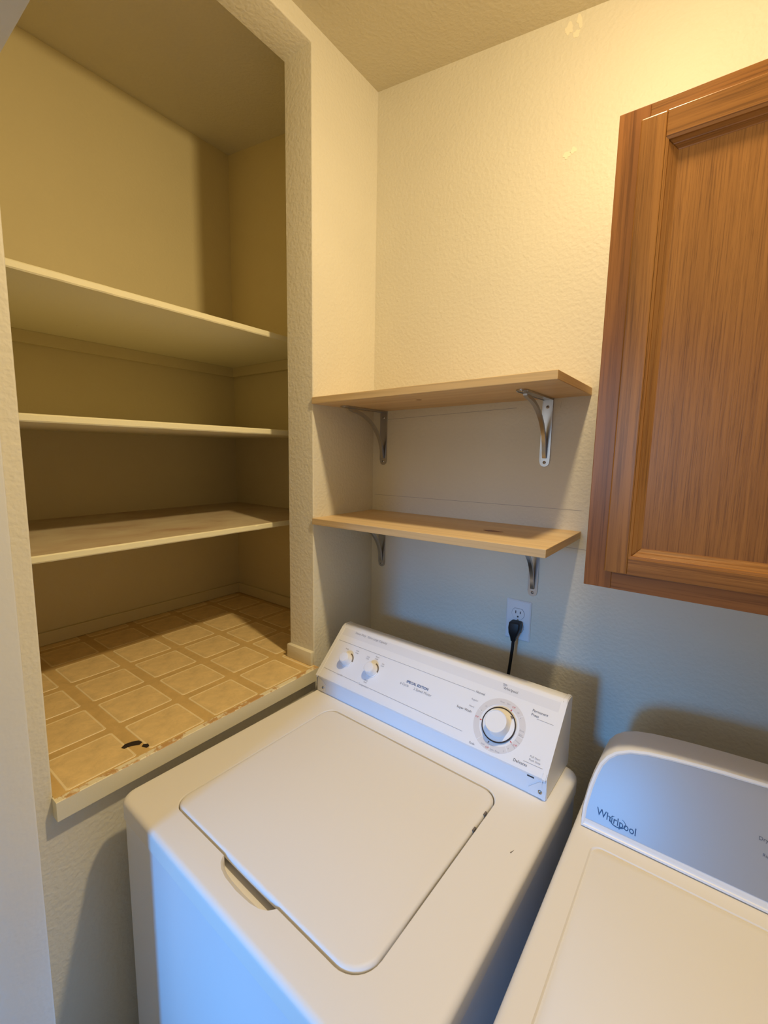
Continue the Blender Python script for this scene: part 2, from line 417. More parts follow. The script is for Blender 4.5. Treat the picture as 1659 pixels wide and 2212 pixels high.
closet_shelf(1.8627, 'topmost cream painted closet shelf, resting on wooden cleats', True, 0.5, 1.0)
closet_shelf(1.5649, 'middle cream painted closet shelf, seen almost edge on at eye level', False, 0.6, 2.0)
closet_shelf(1.2642, 'lowest closet shelf, its top worn to brown with a chipped front edge', False, 1.0, 3.0)

# ------------------------------------------------------------------ pine wall shelves and brackets
def pine_shelf(x1, z, tilt, label, knot, seed):
    t = thing('wall_shelf', label, 'shelf', (0.33, -0.14, z+OFF-0.0186), 0, 'pine boards on brackets')
    bm = box(bmesh.new(), 0.0, x1, -0.2843, 0.0, -0.0186, 0.0, bev=0.0012)
    for v in bm.verts: v.co = Vector((v.co.x-0.33, v.co.y+0.14, v.co.z+tilt*v.co.x+0.0186))
    for f in bm.faces:
        if abs(f.normal.x) > 0.8: f.material_index = 1
    bm.normal_update()
    for f in bm.faces: f.material_index = 1 if abs(f.normal.x) > 0.8 else 0
    link('board', bm, [M_pine, M_pine_end], t)
    kx, ky, w_, h_, top = knot; bm = bmesh.new(); n = 18; pts = []
    for i in range(n):
        a = 2*math.pi*i/n; r = 1+0.25*noise.noise(Vector((math.cos(a), math.sin(a), seed)))
        pts.append((kx+w_*r*math.cos(a), ky+h_*r*math.sin(a)))
    base = (0.0186 if top else 0.0)+tilt*kx; s = 1 if top else -1
    prism(bm, pts, lambda x, y: (x-0.33, y+0.14, base-s*0.001), lambda x, y: (x-0.33, y+0.14, base+s*0.0004))
    link('wood_knot', bm, M_knot, t)['label'] = 'brown knot in the pine'
pine_shelf(0.6748, 1.6478, 0.0201, 'upper pine wall shelf, its underside showing a small knot', (0.292, -0.18, 0.008, 0.007, False), 1)
pine_shelf(0.674, 1.3028, 0.0057, 'lower pine wall shelf with a dark oval knot on top, above the outlet', (0.500, -0.145, 0.026, 0.010, True), 2)

def screw(bm_head_parent, name, p, n, r=0.0042):
    """pan-head screw with a cross recess; p on the surface, n its normal"""
    n = Vector(n).normalized(); a = n.orthogonal().normalized(); b = n.cross(a); p = Vector(p)
    fr = lambda x, y, h: p+a*x+b*y+n*h
    bm = bmesh.new(); lathe(bm, [(r, -0.0003), (r, 0.0006), (r*0.75, 0.0018), (r*0.3, 0.0024)], fr, 14)
    for (u, v) in ((0.55, 0.14), (0.14, 0.55)):
        prism(bm, [(-r*u, -r*v), (r*u, -r*v), (r*u, r*v), (-r*u, r*v)], lambda x, y: fr(x, y, 0.0016), lambda x, y: fr(x, y, 0.0027), 1)
    return link(name, bm, [M_screw, M_slot], bm_head_parent, smooth=True)
def bracket_proto():
    t = thing('shelf_bracket', '', 'bracket', (0, 0, 0), 0, 'steel brackets under the pine boards')
    W, H, D = 0.0125, 0.174, 0.207
    def strip(hw, L):
        pts = [(-hw, 0), (hw, 0)]
        pts += [(hw*math.cos(a), -(L-hw)-hw*math.sin(a)) for a in (math.pi*k/10 for k in range(11))]
        return pts[::-1]
    bm = bmesh.new(); prism(bm, strip(W, H), lambda x, z: (x, -0.0002, z), lambda x, z: (x, -0.003, z))
    for sx in (-1, 1): box(bm, sx*W*0.98-0.001, sx*W*0.98+0.001, -0.0038, -0.0002, -H+W*1.2, 0)
    link('wall_plate', bm, M_steel, t)
    bm = bmesh.new(); prism(bm, strip(W, D), lambda x, y: (x, y, -0.0002), lambda x, y: (x, y, -0.003))
    for sx in (-1, 1): box(bm, sx*W*0.98-0.001, sx*W*0.98+0.001, -D+W*1.3, 0, -0.0042, -0.0002)
    link('shelf_arm', bm, M_steel, t)
    bm = bmesh.new(); rows = []; n = 18
    for k in range(n+1):
        a = math.pi/2*k/n; s, c = math.sin(a), math.cos(a)
        p = Vector((0, -0.172+0.168*s, -0.152+0.146*c)); nn = Vector((0, s, c)).normalized()
        hw = 0.0048; th = 0.0085 if 0 < k < n else 0.004
        rows.append(loop(bm, [p+Vector((-hw, 0, 0)), p+Vector((hw, 0, 0)), p+Vector((hw, 0, 0))-nn*th, p+Vector((-hw, 0, 0))-nn*th]))
    for a, b in zip(rows, rows[1:]): bridge(bm, a, b)
    cap(bm, rows[0][::-1]); cap(bm, rows[-1])
    link('brace', bm, M_steel, t, smooth=True)
    screw(t, 'screw', (0, -0.003, -0.021), (0, -1, 0)); screw(t, 'screw', (0, -0.003, -H+0.011), (0, -1, 0))
    screw(t, 'screw', (0, -D+0.013, -0.003), (0, 0, -1))
    return t
bp_ = bracket_proto()
for i, (x, z, lab) in enumerate([(0.572, 1.6407, 'upper right steel bracket, under the outer end of the upper pine shelf'),
                                 (0.0445, 1.6301, 'upper left steel bracket in shadow, under the upper pine shelf by the corner'),
                                 (0.045, 1.2845, 'lower left steel bracket in shadow, under the lower pine shelf by the corner'),
                                 (0.562, 1.2874, 'lower right steel bracket, just above the wall outlet')]):
    if i == 0: r = bp_
    else:
        r = bp_.copy(); C.objects.link(r)
        for ch in bp_.children:
            c = ch.copy(); C.objects.link(c); c.parent = r
    r.location = (x, 0, z+OFF); r['label'] = lab

# ------------------------------------------------------------------ outlet and power cord
def outlet():
    cx, cz = 0.5275, 1.0378+OFF
    t = thing('wall_outlet', 'white duplex wall outlet above the washing machine', 'outlet', (cx, 0, cz))
    bm = bmesh.new(); lo = rrect(-0.035, 0.035, -0.057, 0.057, 0.003, 3); up = rrect(-0.0318, 0.0318, -0.0538, 0.0538, 0.003, 3)
    a = loop(bm, [(x, 0.0, z) for x, z in lo]); b = loop(bm, [(x, -0.003, z) for x, z in lo]); c = loop(bm, [(x, -0.0055, z) for x, z in up])
    bridge(bm, a, b); bridge(bm, b, c); cap(bm, c); cap(bm, a[::-1]); link('plate', bm, M_outlet, t)
    def rec_pts(r=0.0172, hh=0.0143, k=1.0):
        out = []
        for i in range(40):
            a = 2*math.pi*i/40; x, z = r*math.cos(a)*k, r*math.sin(a)*k
            out.append((x, max(-hh*k, min(hh*k, z))))
        return out
    for oz in (0.0193, -0.0193):
        bm = bmesh.new()
        prism(bm, [(x, z+oz) for x, z in rec_pts(k=1.06)], lambda x, z: (x, -0.005, z), lambda x, z: (x, -0.0057, z), 1)
        prism(bm, [(x, z+oz) for x, z in rec_pts()], lambda x, z: (x, -0.005, z), lambda x, z: (x, -0.0072, z))
        for sx, hh in ((-0.0064, 0.0042), (0.0064, 0.0034)):
            box(bm, sx-0.0012, sx+0.0012, -0.0075, -0.0068, oz+0.004-hh, oz+0.004+hh, mi=2)
        pts = [(0.0026*math.cos(a), oz-0.0085+0.0026*math.sin(a)) for a in (2*math.pi*k/14 for k in range(14))]
        prism(bm, pts, lambda x, z: (x, -0.0068, z), lambda x, z: (x, -0.0075, z), 2)
        link('receptacle', bm, [M_outlet, M_lgink, M_slot], t)
    screw(t, 'screw', (0, -0.0055, 0), (0, -1, 0), 0.0032)
outlet()
def power_cord():
    t = thing('power_cord', 'black power cord plugged into the lower outlet socket', 'cord', (0.5275, -0.02, 1.0378-0.0193+OFF))
    base = Vector((0.5275, -0.02, 1.0378-0.0193+OFF))
    bm = bmesh.new(); rows = []
    for (x, z, hw, y0, y1) in [(0.0, 0.0195, 0.0132, 0.0125, -0.011), (0.0, 0.0178, 0.0152, 0.0128, -0.0145), (0.0, 0.004, 0.0158, 0.0128, -0.017),
                               (-0.001, -0.010, 0.0130, 0.0128, -0.018), (-0.0015, -0.022, 0.0082, 0.004, -0.016), (-0.002, -0.034, 0.0062, -0.002, -0.013)]:
        pr = rrect(-hw, hw, y1, y0, min(0.004, hw*0.5), 3)
        rows.append(loop(bm, [(x+a, b, z) for a, b in pr]))
    for a, b in zip(rows, rows[1:]): bridge(bm, a, b)
    cap(bm, rows[0][::-1]); cap(bm, rows[-1])
    link('plug', bm, M_black, t, smooth=True)
    bm = bmesh.new(); pts = [Vector((0.5258, -0.0275, 0.986+OFF)), Vector((0.5245, -0.0275, 0.96+OFF)), Vector((0.5205, -0.029, 0.91+OFF)), Vector((0.5165, -0.032, 0.86+OFF)),
          Vector((0.512, -0.038, 0.78+OFF)), Vector((0.508, -0.05, 0.66+OFF)), Vector((0.505, -0.07, 0.52+OFF)), Vector((0.50, -0.11, 0.40+OFF)), Vector((0.49, -0.2, 0.30+OFF))]
    tube(bm, [p-base for p in pts], 0.0045, 12, 0.75); link('cord', bm, M_black, t, smooth=True)
power_cord()

# ------------------------------------------------------------------ oak wall cabinet
def wall_cabinet():
    x0, x1, z0, z1, yf = 0.758, 1.53, 1.2608+OFF, 2.0475+OFF, -0.325
    ox, oy, oz = (x0+x1)/2, -0.16, z0
    t = thing('wall_cabinet', 'oak wall cabinet with framed doors, right of the pine shelves', 'cabinet', (ox, oy, oz))
    def B(name, a, b, c, d, e, f, m, par=t, bev=0.001): return link(name, bx(a-ox, b-ox, c-oy, d-oy, e-oz, f-oz, bev=bev), m, par)
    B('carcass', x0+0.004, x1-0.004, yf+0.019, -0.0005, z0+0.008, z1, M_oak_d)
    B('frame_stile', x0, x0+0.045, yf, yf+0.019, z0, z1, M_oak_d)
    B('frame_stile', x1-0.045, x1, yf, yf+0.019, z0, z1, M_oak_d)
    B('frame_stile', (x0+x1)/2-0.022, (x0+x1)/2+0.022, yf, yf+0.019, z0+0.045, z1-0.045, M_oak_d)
    B('frame_rail', x0+0.045, x1-0.045, yf, yf+0.019, z1-0.045, z1, M_oak_h)
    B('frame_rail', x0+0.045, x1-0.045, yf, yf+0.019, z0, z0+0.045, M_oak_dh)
    def door(a, b):
        c, d = z0+0.0345, z1-0.0300; y0, y1 = yf-0.0195, yf-0.0005
        sw, rl, rt = 0.036, 0.029, 0.0375; mw = 0.0175
        root = B('door', a+sw-0.004, b-sw+0.004, y0+0.0135, y1-0.001, c+rl-0.004, d-rt+0.004, M_oak_p, t, 0.0)   # its raised flat panel carries the frame
        B('door_stile', a, a+sw, y0, y1, c, d, M_oak_v, root, 0.0022); B('door_stile', b-sw, b, y0, y1, c, d, M_oak_v, root, 0.0022)
        B('door_rail', a+sw, b-sw, y0, y1, d-rt, d, M_oak_h, root, 0.0012); B('door_rail', a+sw, b-sw, y0, y1, c, c+rl, M_oak_h, root, 0.0012)
        # stepped moulding round the panel, mitred
        A, Bq, Cc, Dd = a+sw, b-sw, c+rl, d-rt
        prof = [(0.0, y0+0.0006), (0.004, y0+0.0018), (0.0052, y0+0.0060), (0.0105, y0+0.0080), (0.0118, y0+0.0112), (mw, y0+0.0132), (mw, y0+0.0138)]
        sides = {'bottom': ((A, Cc), (Bq, Cc)), 'top': ((Bq, Dd), (A, Dd)), 'left': ((A, Dd), (A, Cc)), 'right': ((Bq, Cc), (Bq, Dd))}
        inw = {'bottom': (1, 1, -1, 1), 'top': (-1, -1, 1, -1), 'left': (1, -1, 1, 1), 'right': (-1, 1, -1, -1)}
        for k, (p, q) in sides.items():
            bm = bmesh.new(); ra, rb = [], []
            for off, y in prof:
                ra.append(bm.verts.new((p[0]+inw[k][0]*off-ox, y-oy, p[1]+inw[k][1]*off-oz)))
                rb.append(bm.verts.new((q[0]+inw[k][2]*off-ox, y-oy, q[1]+inw[k][3]*off-oz)))
            for i in range(len(prof)-1): bm.faces.new((ra[i], rb[i], rb[i+1], ra[i+1]))
            bm.faces.new(ra[::-1]); bm.faces.new(rb); bm.faces.new((ra[0], ra[-1], rb[-1], rb[0]))
            link('moulding', bm, M_oak_h if k in ('top', 'bottom') else M_oak_v, root)
    door(0.7935, 1.137); door(1.151, 1.4945)
wall_cabinet()

# ------------------------------------------------------------------ text helper
def text(name, body, size, place, m, parent, align='LEFT', shear=0.0, bold=0.0, spacing=1.0):
    cu = bpy.data.curves.new('t', 'FONT'); cu.body = body; cu.size = size; cu.align_x = align; cu.shear = shear
    cu.offset = bold; cu.space_character = spacing; cu.resolution_u = 3
    o = bpy.data.objects.new('t', cu); C.objects.link(o)
    dg = bpy.context.evaluated_depsgraph_get(); me = bpy.data.meshes.new_from_object(o.evaluated_get(dg))
    bpy.data.objects.remove(o); bpy.data.curves.remove(cu)
    for v in me.vertices: v.co = place(v.co.x, v.co.y)
    me.materials.clear(); me.materials.append(m); me.name = name
    ob = bpy.data.objects.new(name, me); C.objects.link(ob); ob.parent = parent
    return ob

# ------------------------------------------------------------------ washing machine
def washer():
    X0, X1, Y0, Y1, ZD = 0.0656, 0.7516, -0.8747, -0.212, 0.8205+OFF
    RX, RY = 0.38, -0.5
    t = thing('washing_machine', 'white top loading washing machine with a slanted dial console, under the pine shelves', 'washing machine', (RX, RY, 0), -0.0302)
    P = lambda x, y, z: Vector((x-RX, y-RY, z))
    # top panel with a lid well and a finger scoop in its front rim
    R = (0.03, 0.03, 0.03, 0.03)
    bm = bmesh.new(); ls = []
    for k in range(7):
        a = math.pi/2*k/6; ins = 0.011*(1-math.sin(a)); z = ZD-0.011+0.011*math.sin(a)
        # k=0 at the rim (vertical), k=6 on the deck
        ins = 0.011*(1-math.cos(a))
        ls.append(loop(bm, [P(x, y, z) for x, y in rrect(X0+ins, X1-ins, Y0+ins, Y1-ins, 0.03-ins*0.5, 7)]))
    skirt = loop(bm, [P(x, y, ZD-0.038) for x, y in rrect(X0, X1, Y0, Y1, 0.03, 7)])
    under = loop(bm, [P(x, y, ZD-0.038) for x, y in rrect(X0+0.02, X1-0.02, Y0+0.02, Y1-0.02, 0.02, 7)])
    bridge(bm, under, skirt); bridge(bm, skirt, ls[0])
    for a, b in zip(ls, ls[1:]): bridge(bm, a, b)
    lx0, lx1, ly0, ly1 = 0.1645, 0.6485, -0.8165, -0.3895
    hole = rrect(lx0, lx1, ly0, ly1, (0.034, 0.03, 0.030, 0.045), 8)
    n0 = [0.342, 0.350, 0.362, 0.38, 0.413, 0.446, 0.464, 0.476, 0.484]; nd = [0.0, 0.010, 0.0165, 0.0205, 0.0225, 0.0205, 0.0165, 0.010, 0.0]
    # the front edge runs from (lx0+r, ly0) to (lx1-r, ly0): insert the scoop there
    k = next(i for i, (x, y) in enumerate(hole) if abs(y-ly0) < 1e-6 and x < 0.3)
    scoop = [(x, ly0-d) for x, d in zip(n0, nd)]
    hole = hole[:k+1]+scoop+hole[k+1:]
    h0 = loop(bm, [P(x, y, ZD) for x, y in hole])
    ring_fill(bm, ls[-1], h0)
    cxh, cyh = (lx0+lx1)/2, (ly0+ly1)/2
    sh = lambda x, y, d: (x-d*(1 if x > cxh+0.2 else -1 if x < cxh-0.2 else 0), y-d*(1 if y > cyh+0.15 else -1 if y < cyh-0.15 else 0))
    h1 = loop(bm, [P(*sh(x, y, 0.0015), ZD-0.002) for x, y in hole])
    sset = {round(y, 5) for _, y in scoop[1:-1]}
    h2 = loop(bm, [P(*sh(x, (y if y >= ly0 else ly0+(y-ly0)*0.45), 0.002), ZD-0.019) for x, y in hole])
    h3 = loop(bm, [P(*sh(x, (y if y >= ly0 else ly0+(y-ly0)*0.1), 0.016), ZD-0.022) for x, y in hole])
    bridge(bm, h0, h1); bridge(bm, h1, h2); bridge(bm, h2, h3); cap(bm, h3)
    link('top_panel', bm, M_deck, t, smooth=True)
    # lid
    bm = bmesh.new(); g = 0.0042; L0 = []
    for k in range(6):
        a = math.pi/2*k/5; ins = 0.006*(1-math.cos(a)); z = ZD-0.0045+0.006*math.sin(a)
        L0.append(loop(bm, [P(x, y, z) for x, y in rrect(lx0+g*0.6+ins, lx1-g-ins, ly0+g+ins, ly1-g-ins, (0.030, 0.027, 0.026, 0.041), 8)]))
    bot = loop(bm, [P(x, y, ZD-0.0095) for x, y in rrect(lx0+g*0.6, lx1-g, ly0+g, ly1-g, (0.030, 0.027, 0.026, 0.041), 8)])
    bridge(bm, bot, L0[0]); cap(bm, bot[::-1])
    for a, b in zip(L0, L0[1:]): bridge(bm, a, b)
    cap(bm, L0[-1]); link('lid', bm, M_deck, t, smooth=True)
    # rust specks on the right edge of the lid
    for (x, y) in ((0.6445, -0.452), (0.6450, -0.4975)):
        bm = bmesh.new()
        for q in range(1):
            yy = y-0.004*q; box(bm, x-RX-0.0022, x-RX+0.001, yy-RY-0.006, yy-RY+0.004, ZD-0.004, ZD+0.0008-0.0003*q, mi=0)
        link('rust_speck', bm, M_brownink, t)['label'] = 'brown rust speck on the lid edge'
    bm = bmesh.new(); prism(bm, [(0.7145, -0.503), (0.7185, -0.494), (0.7165, -0.504)], lambda x, y: P(x, y, ZD-0.0003), lambda x, y: P(x, y, ZD+0.0003))
    link('scratch', bm, M_brownink, t)['label'] = 'tiny dark chip in the enamel beside the lid'
    # cabinet below
    bm = bmesh.new(); i = 0.0025
    ls = [loop(bm, [P(x, y, z) for x, y in rrect(X0+i+d, X1-i-d, Y0+i+d, Y1-i-d, 0.028, 7)]) for z, d in ((0.03, 0), (ZD-0.0415, 0), (ZD-0.0395, 0.003), (ZD-0.036, 0.003))]
    for a, b in zip(ls, ls[1:]): bridge(bm, a, b)
    cap(bm, ls[0][::-1]); cap(bm, ls[-1]); cab = link('cabinet', bm, M_white, t, smooth=True)
    for x in (X0+0.05, X1-0.05):
        for y in (Y0+0.05, Y1-0.05):
            bm = bmesh.new(); lathe(bm, [(0.018, 0.0), (0.02, 0.006), (0.012, 0.01), (0.010, 0.032)], lambda a, b, h: P(x+a, y+b, h), 16); link('foot', bm, M_dark, t, smooth=True)
    # console
    A = Vector((0, -0.2410, 0.9828+OFF)); E = Vector((0, -0.7076, -0.7066)); N = Vector((0, -0.7066, 0.7076)); PL = 0.1606
    CX0, CX1 = 0.0715, 0.7235
    prof = [(-0.2065, 0.8207+OFF), (-0.349, 0.8207+OFF), (-0.3490, 0.8600+OFF), (-0.3535, 0.8655+OFF), (-0.3553, 0.8688+OFF), (-0.3535, 0.8713+OFF)]
    prof += [(A.y+E.y*e, A.z+E.z*e) for e in (0.150, 0.10, 0.05, 0.006)] + [(-0.2395, 0.9838+OFF), (-0.236, 0.9846+OFF), (-0.214, 0.9838+OFF), (-0.209, 0.980+OFF)]
    bm = bmesh.new(); prism(bm, prof, lambda y, z: P(CX0+0.010, y, z), lambda y, z: P(CX1-0.010, y, z))
    con = link('console', bm, M_plastic, t, smooth=True)
    cyy, czz = -0.28, 0.90+OFF
    for xa, xb in ((CX0, CX0+0.0105), (CX1-0.0105, CX1)):
        pr = [(cyy+(y-cyy)*1.012-(0.0006), czz+(z-czz)*(1.014 if z > czz else 1.0)) for y, z in prof]
        bm = bmesh.new(); prism(bm, pr, lambda y, z: P(xa, y, z), lambda y, z: P(xb, y, z))
        bmesh.ops.bevel(bm, geom=[e for e in bm.edges if abs(e.verts[0].co.x-e.verts[1].co.x) < 1e-6], offset=0.0018, segments=2, affect='EDGES')
        link('end_cap', bm, M_plastic, con, smooth=True)
    for xa, xb, sx in ((CX0+0.006, CX0+0.036, CX0+0.026), (CX1-0.036, CX1-0.001, CX1-0.012)):
        bm = bmesh.new()
        pts = [(xa, 0.823+OFF), (xb, 0.823+OFF), (xb, 0.846+OFF), ((xa+xb)/2, 0.856+OFF), (xa, 0.860+OFF)] if sx < 0.4 else [(xa, 0.823+OFF), (xb, 0.823+OFF), (xb, 0.860+OFF), ((xa+xb)/2+0.004, 0.856+OFF), (xa, 0.836+OFF)]
        prism(bm, pts, lambda x, z: P(x, -0.3485, z), lambda x, z: P(x, -0.3515, z)); link('mounting_tab', bm, M_plastic, con)
        screw(con, 'screw', P(sx, -0.3515, 0.836+OFF), (0, -1, 0), 0.0045)
    bm = bmesh.new(); box(bm, CX1-0.040-RX, CX1-0.026-RX, -0.3498-RY, -0.348-RY, 0.8570+OFF, 0.8595+OFF); link('catch_slot', bm, M_dark, con)
    # flat print on the slanted panel
    def F(x, e, h=0.0003): q = A+E*e+N*h; return P(x, q.y, q.z)
    def T(body, x, e, size, m=M_lgink, align='LEFT', **k): return text('lettering', body, size, lambda u, v: F(x+u, e-v, 0.0006), m, con, align, **k)
    def line(x0, x1, e0, e1=None, wd=0.0006, m=M_lgink, name='printed_line'):
        e1 = e0 if e1 is None else e1; bm = bmesh.new()
        prism(bm, [(x0, e0-wd/2), (x1, e1-wd/2), (x1, e1+wd/2), (x0, e0+wd/2)], lambda x, e: F(x, e, -0.0003), lambda x, e: F(x, e, 0.00012 if name == 'printed_band' else 0.0005)); link(name, bm, m, con)
    line(0.0855, 0.7105, 0.0185, 0.0185, 0.0215, M_band, 'printed_band')
    T('Heavy Duty   Extra Large Capacity', 0.128, 0.0150, 0.0083)
    line(0.086, 0.526, 0.0475, 0.0488); T('Normal', 0.5285, 0.0505, 0.0072, M_ink)
    T('Regular', 0.5245, 0.0690, 0.0055); T('Heavy', 0.5245, 0.0845, 0.0052); T('Super Wash', 0.4975, 0.0970, 0.0076, M_ink)
    line(0.086, 0.137, 0.1352, 0.1362); line(0.163, 0.216, 0.1366, 0.1372); line(0.2565, 0.531, 0.1376, 0.1408)
    T('Load Size', 0.1385, 0.1378, 0.0056); T('Temperature', 0.218, 0.1395, 0.0068); T('Wash', 0.2365, 0.1245, 0.0048, align='CENTER'); T('Rinse', 0.2365, 0.1295, 0.0048, align='CENTER')
    T('Small', 0.129, 0.0655, 0.0050, align='CENTER'); T('Extra', 0.166, 0.0605, 0.0048, align='CENTER'); T('Large', 0.167, 0.0665, 0.0048, align='CENTER')
    for a_, b_, x_, e_ in (('Cold', 'Cold', 0.208, 0.0650), ('Warm', 'Cold', 0.236, 0.0570), ('Hot', 'Cold', 0.2625, 0.0690)):
        T(a_, x_, e_, 0.0050, align='CENTER'); T(b_, x_, e_+0.0055, 0.0050, align='CENTER')
    T('SPECIAL EDITION', 0.349, 0.0880, 0.0084, M_blue, bold=0.0002); T('6 Cycle', 0.334, 0.0975, 0.0086); T('2 Speed Motor', 0.376, 0.0985, 0.0086)
    T('Soak', 0.554, 0.1575, 0.0068, M_ink); T('Permanent', 0.660, 0.0455, 0.0076, M_ink); T('Press', 0.660, 0.0545, 0.0076, M_ink); line(0.6735, 0.7085, 0.0575)
    T('Delicates', 0.6525, 0.1530, 0.0078, M_ink); T('Pull Start', 0.6815, 0.1330, 0.0058); T('Push Stop', 0.6815, 0.1395, 0.0058); line(0.672, 0.711, 0.1445)
    T('Whirlpool', 0.5855, 0.0215, 0.0082, M_ink)
    for q in range(3): line(0.5835-0.0008*(2-q), 0.5925-0.0018*abs(q-1), 0.0095+0.0021*q, None, 0.0010, M_lgink, 'logo_swirl')
    # small selector knobs
    for kx, ke in ((0.1475, 0.0920), (0.2385, 0.0925)):
        fr = lambda a, b, h, kx=kx, ke=ke: F(kx+a, ke+b, h)
        bm = bmesh.new(); lathe(bm, [(0.0205, -0.001), (0.0205, 0.0012), (0.0195, 0.0018)], fr, 40)
        sk = link('selector_skirt', bm, M_plastic, con, smooth=True)
        bm = bmesh.new(); lathe(bm, [(0.0172, 0.0015), (0.0172, 0.004), (0.0160, 0.0055), (0.0152, 0.018), (0.0146, 0.0205), (0.0130, 0.0222), (0.0060, 0.0228)], fr, 40)
        kb = link('selector_knob', bm, M_knob, con, smooth=True)
        bm = bmesh.new(); n = 10
        for j in range(n):
            a0, a1 = math.radians(-78+80*j/n), math.radians(-78+80*(j+1)/n)
            prism(bm, [(0.0178*math.cos(a0), 0.0178*math.sin(a0)), (0.0208*math.cos(a0), 0.0208*math.sin(a0)), (0.0208*math.cos(a1), 0.0208*math.sin(a1)), (0.0178*math.cos(a1), 0.0178*math.sin(a1))],
                  lambda a, b: fr(a, b, 0.0010), lambda a, b: fr(a, b, 0.0024))
        link('selector_arc', bm, M_brownink, con)
    # cycle dial
    dx, de = 0.6025, 0.0985; fr = lambda a, b, h: F(dx+a, de+b, h)
    def annulus(r0, r1, h0, h1, name, m, a0=0, a1=360, n=64):
        bm = bmesh.new(); full = a1-a0 >= 360; ps = []
        for j in range(n if full else n+1):
            a = math.radians(a0+(a1-a0)*j/n); c, s = math.cos(a), math.sin(a)
            ps.append(loop(bm, [fr(r0*c, r0*s, h0), fr(r1*c, r1*s, h0), fr(r1*c, r1*s, h1), fr(r0*c, r0*s, h1)]))
        for j in range(len(ps)-(0 if full else 1)): bridge(bm, ps[j], ps[(j+1) % len(ps)])
        if not full: cap(bm, ps[0][::-1]); cap(bm, ps[-1])
        return link(name, bm, m, con)
    annulus(0.0440, 0.0570, -0.0004, 0.0004, 'dial_scale', M_ring)
    for a in (95, 128, -40, 8, 196, 52):
        annulus(0.0440, 0.0570, 0, 0.0006, 'scale_divider', M_plastic, a-0.5, a+0.5, 2)
    for a in (5, 20, 34): annulus(0.0445, 0.0565, 0, 0.00065, 'scale_tick', M_lgink, a-0.35, a+0.35, 2)
    for ang, m in ((175, M_red), (-68, M_red), (33, M_red), (103, M_brownink)):
        a = math.radians(ang); bm = bmesh.new(); c, s = math.cos(a), math.sin(a); rr, tw = 0.0398, 0.0010
        # short bars lie along the circle's radius
        prism(bm, [(rr*c-s*tw-c*0.0, rr*s+c*tw), ((rr-0.0005)*c+s*tw, (rr-0.0005)*s-c*tw), ((rr+0.0038)*c+s*tw, (rr+0.0038)*s-c*tw), ((rr+0.0038)*c-s*tw, (rr+0.0038)*s+c*tw)][::1],
              lambda a_, b_: fr(a_*1.0, b_*1.0, -0.0002), lambda a_, b_: fr(a_, b_, 0.0006)); link('dial_tick', bm, m, con)
    def D(body, ox_, oe_, size, m): return T(body, dx+ox_, de+oe_, size, m, 'CENTER')
    D('Off', -0.0520, 0.0030, 0.0058, M_red); D('Off', 0.0185, -0.0445, 0.0058, M_red); D('Off', 0.0450, 0.0275, 0.0058, M_red); D('Off', -0.0085, 0.0535, 0.0058, M_red)
    D('Spin', 0.0030, 0.0535, 0.0050, M_lgink); D('Rinse', 0.0145, 0.0530, 0.0046, M_lgink); D('10', -0.0400, -0.0260, 0.0046, M_lgink); D('4', -0.0470, -0.0135, 0.0046, M_lgink)
    D('Rinse', -0.0085, -0.0475, 0.0046, M_lgink); D('Spin', 0.0060, -0.0480, 0.0046, M_lgink); D('10', 0.0310, -0.0370, 0.0050, M_lgink); D('6', 0.0390, -0.0290, 0.0046, M_lgink)
    D('Rinse', 0.0495, -0.0050, 0.0044, M_lgink); D('Spin', 0.0495, 0.0030, 0.0044, M_lgink); D('Soak', -0.0190, 0.0500, 0.0044, M_lgink); D('6', 0.0340, 0.0380, 0.0046, M_lgink); D('2', 0.0270, 0.0470, 0.0046, M_lgink)
    annulus(0.0352, 0.0372, -0.0005, 0.0042, 'dial_ring', M_blackring)
    bm = bmesh.new(); lathe(bm, [(0.0352, -0.0005), (0.0352, 0.0030), (0.0335, 0.0034), (0.0250, 0.0042)], fr, 56)
    dial = link('dial_plate', bm, M_knob, con, smooth=True)
    bm = bmesh.new(); lathe(bm, [(0.0262, 0.0036), (0.0250, 0.0060), (0.0240, 0.021), (0.0238, 0.0255), (0.0232, 0.0270), (0.0222, 0.0272), (0.0219, 0.0262), (0.0100, 0.0264)], fr, 56)
    link('cycle_knob', bm, M_knob, con, smooth=True)
    bm = bmesh.new(); prism(bm, [(0.0185, -0.0262), (0.0242, -0.0205), (0.0255, -0.0275)], lambda a, b: fr(a, b, 0.0034), lambda a, b: fr(a, b, 0.0046)); link('dial_pointer', bm, M_brownink, con)
washer()

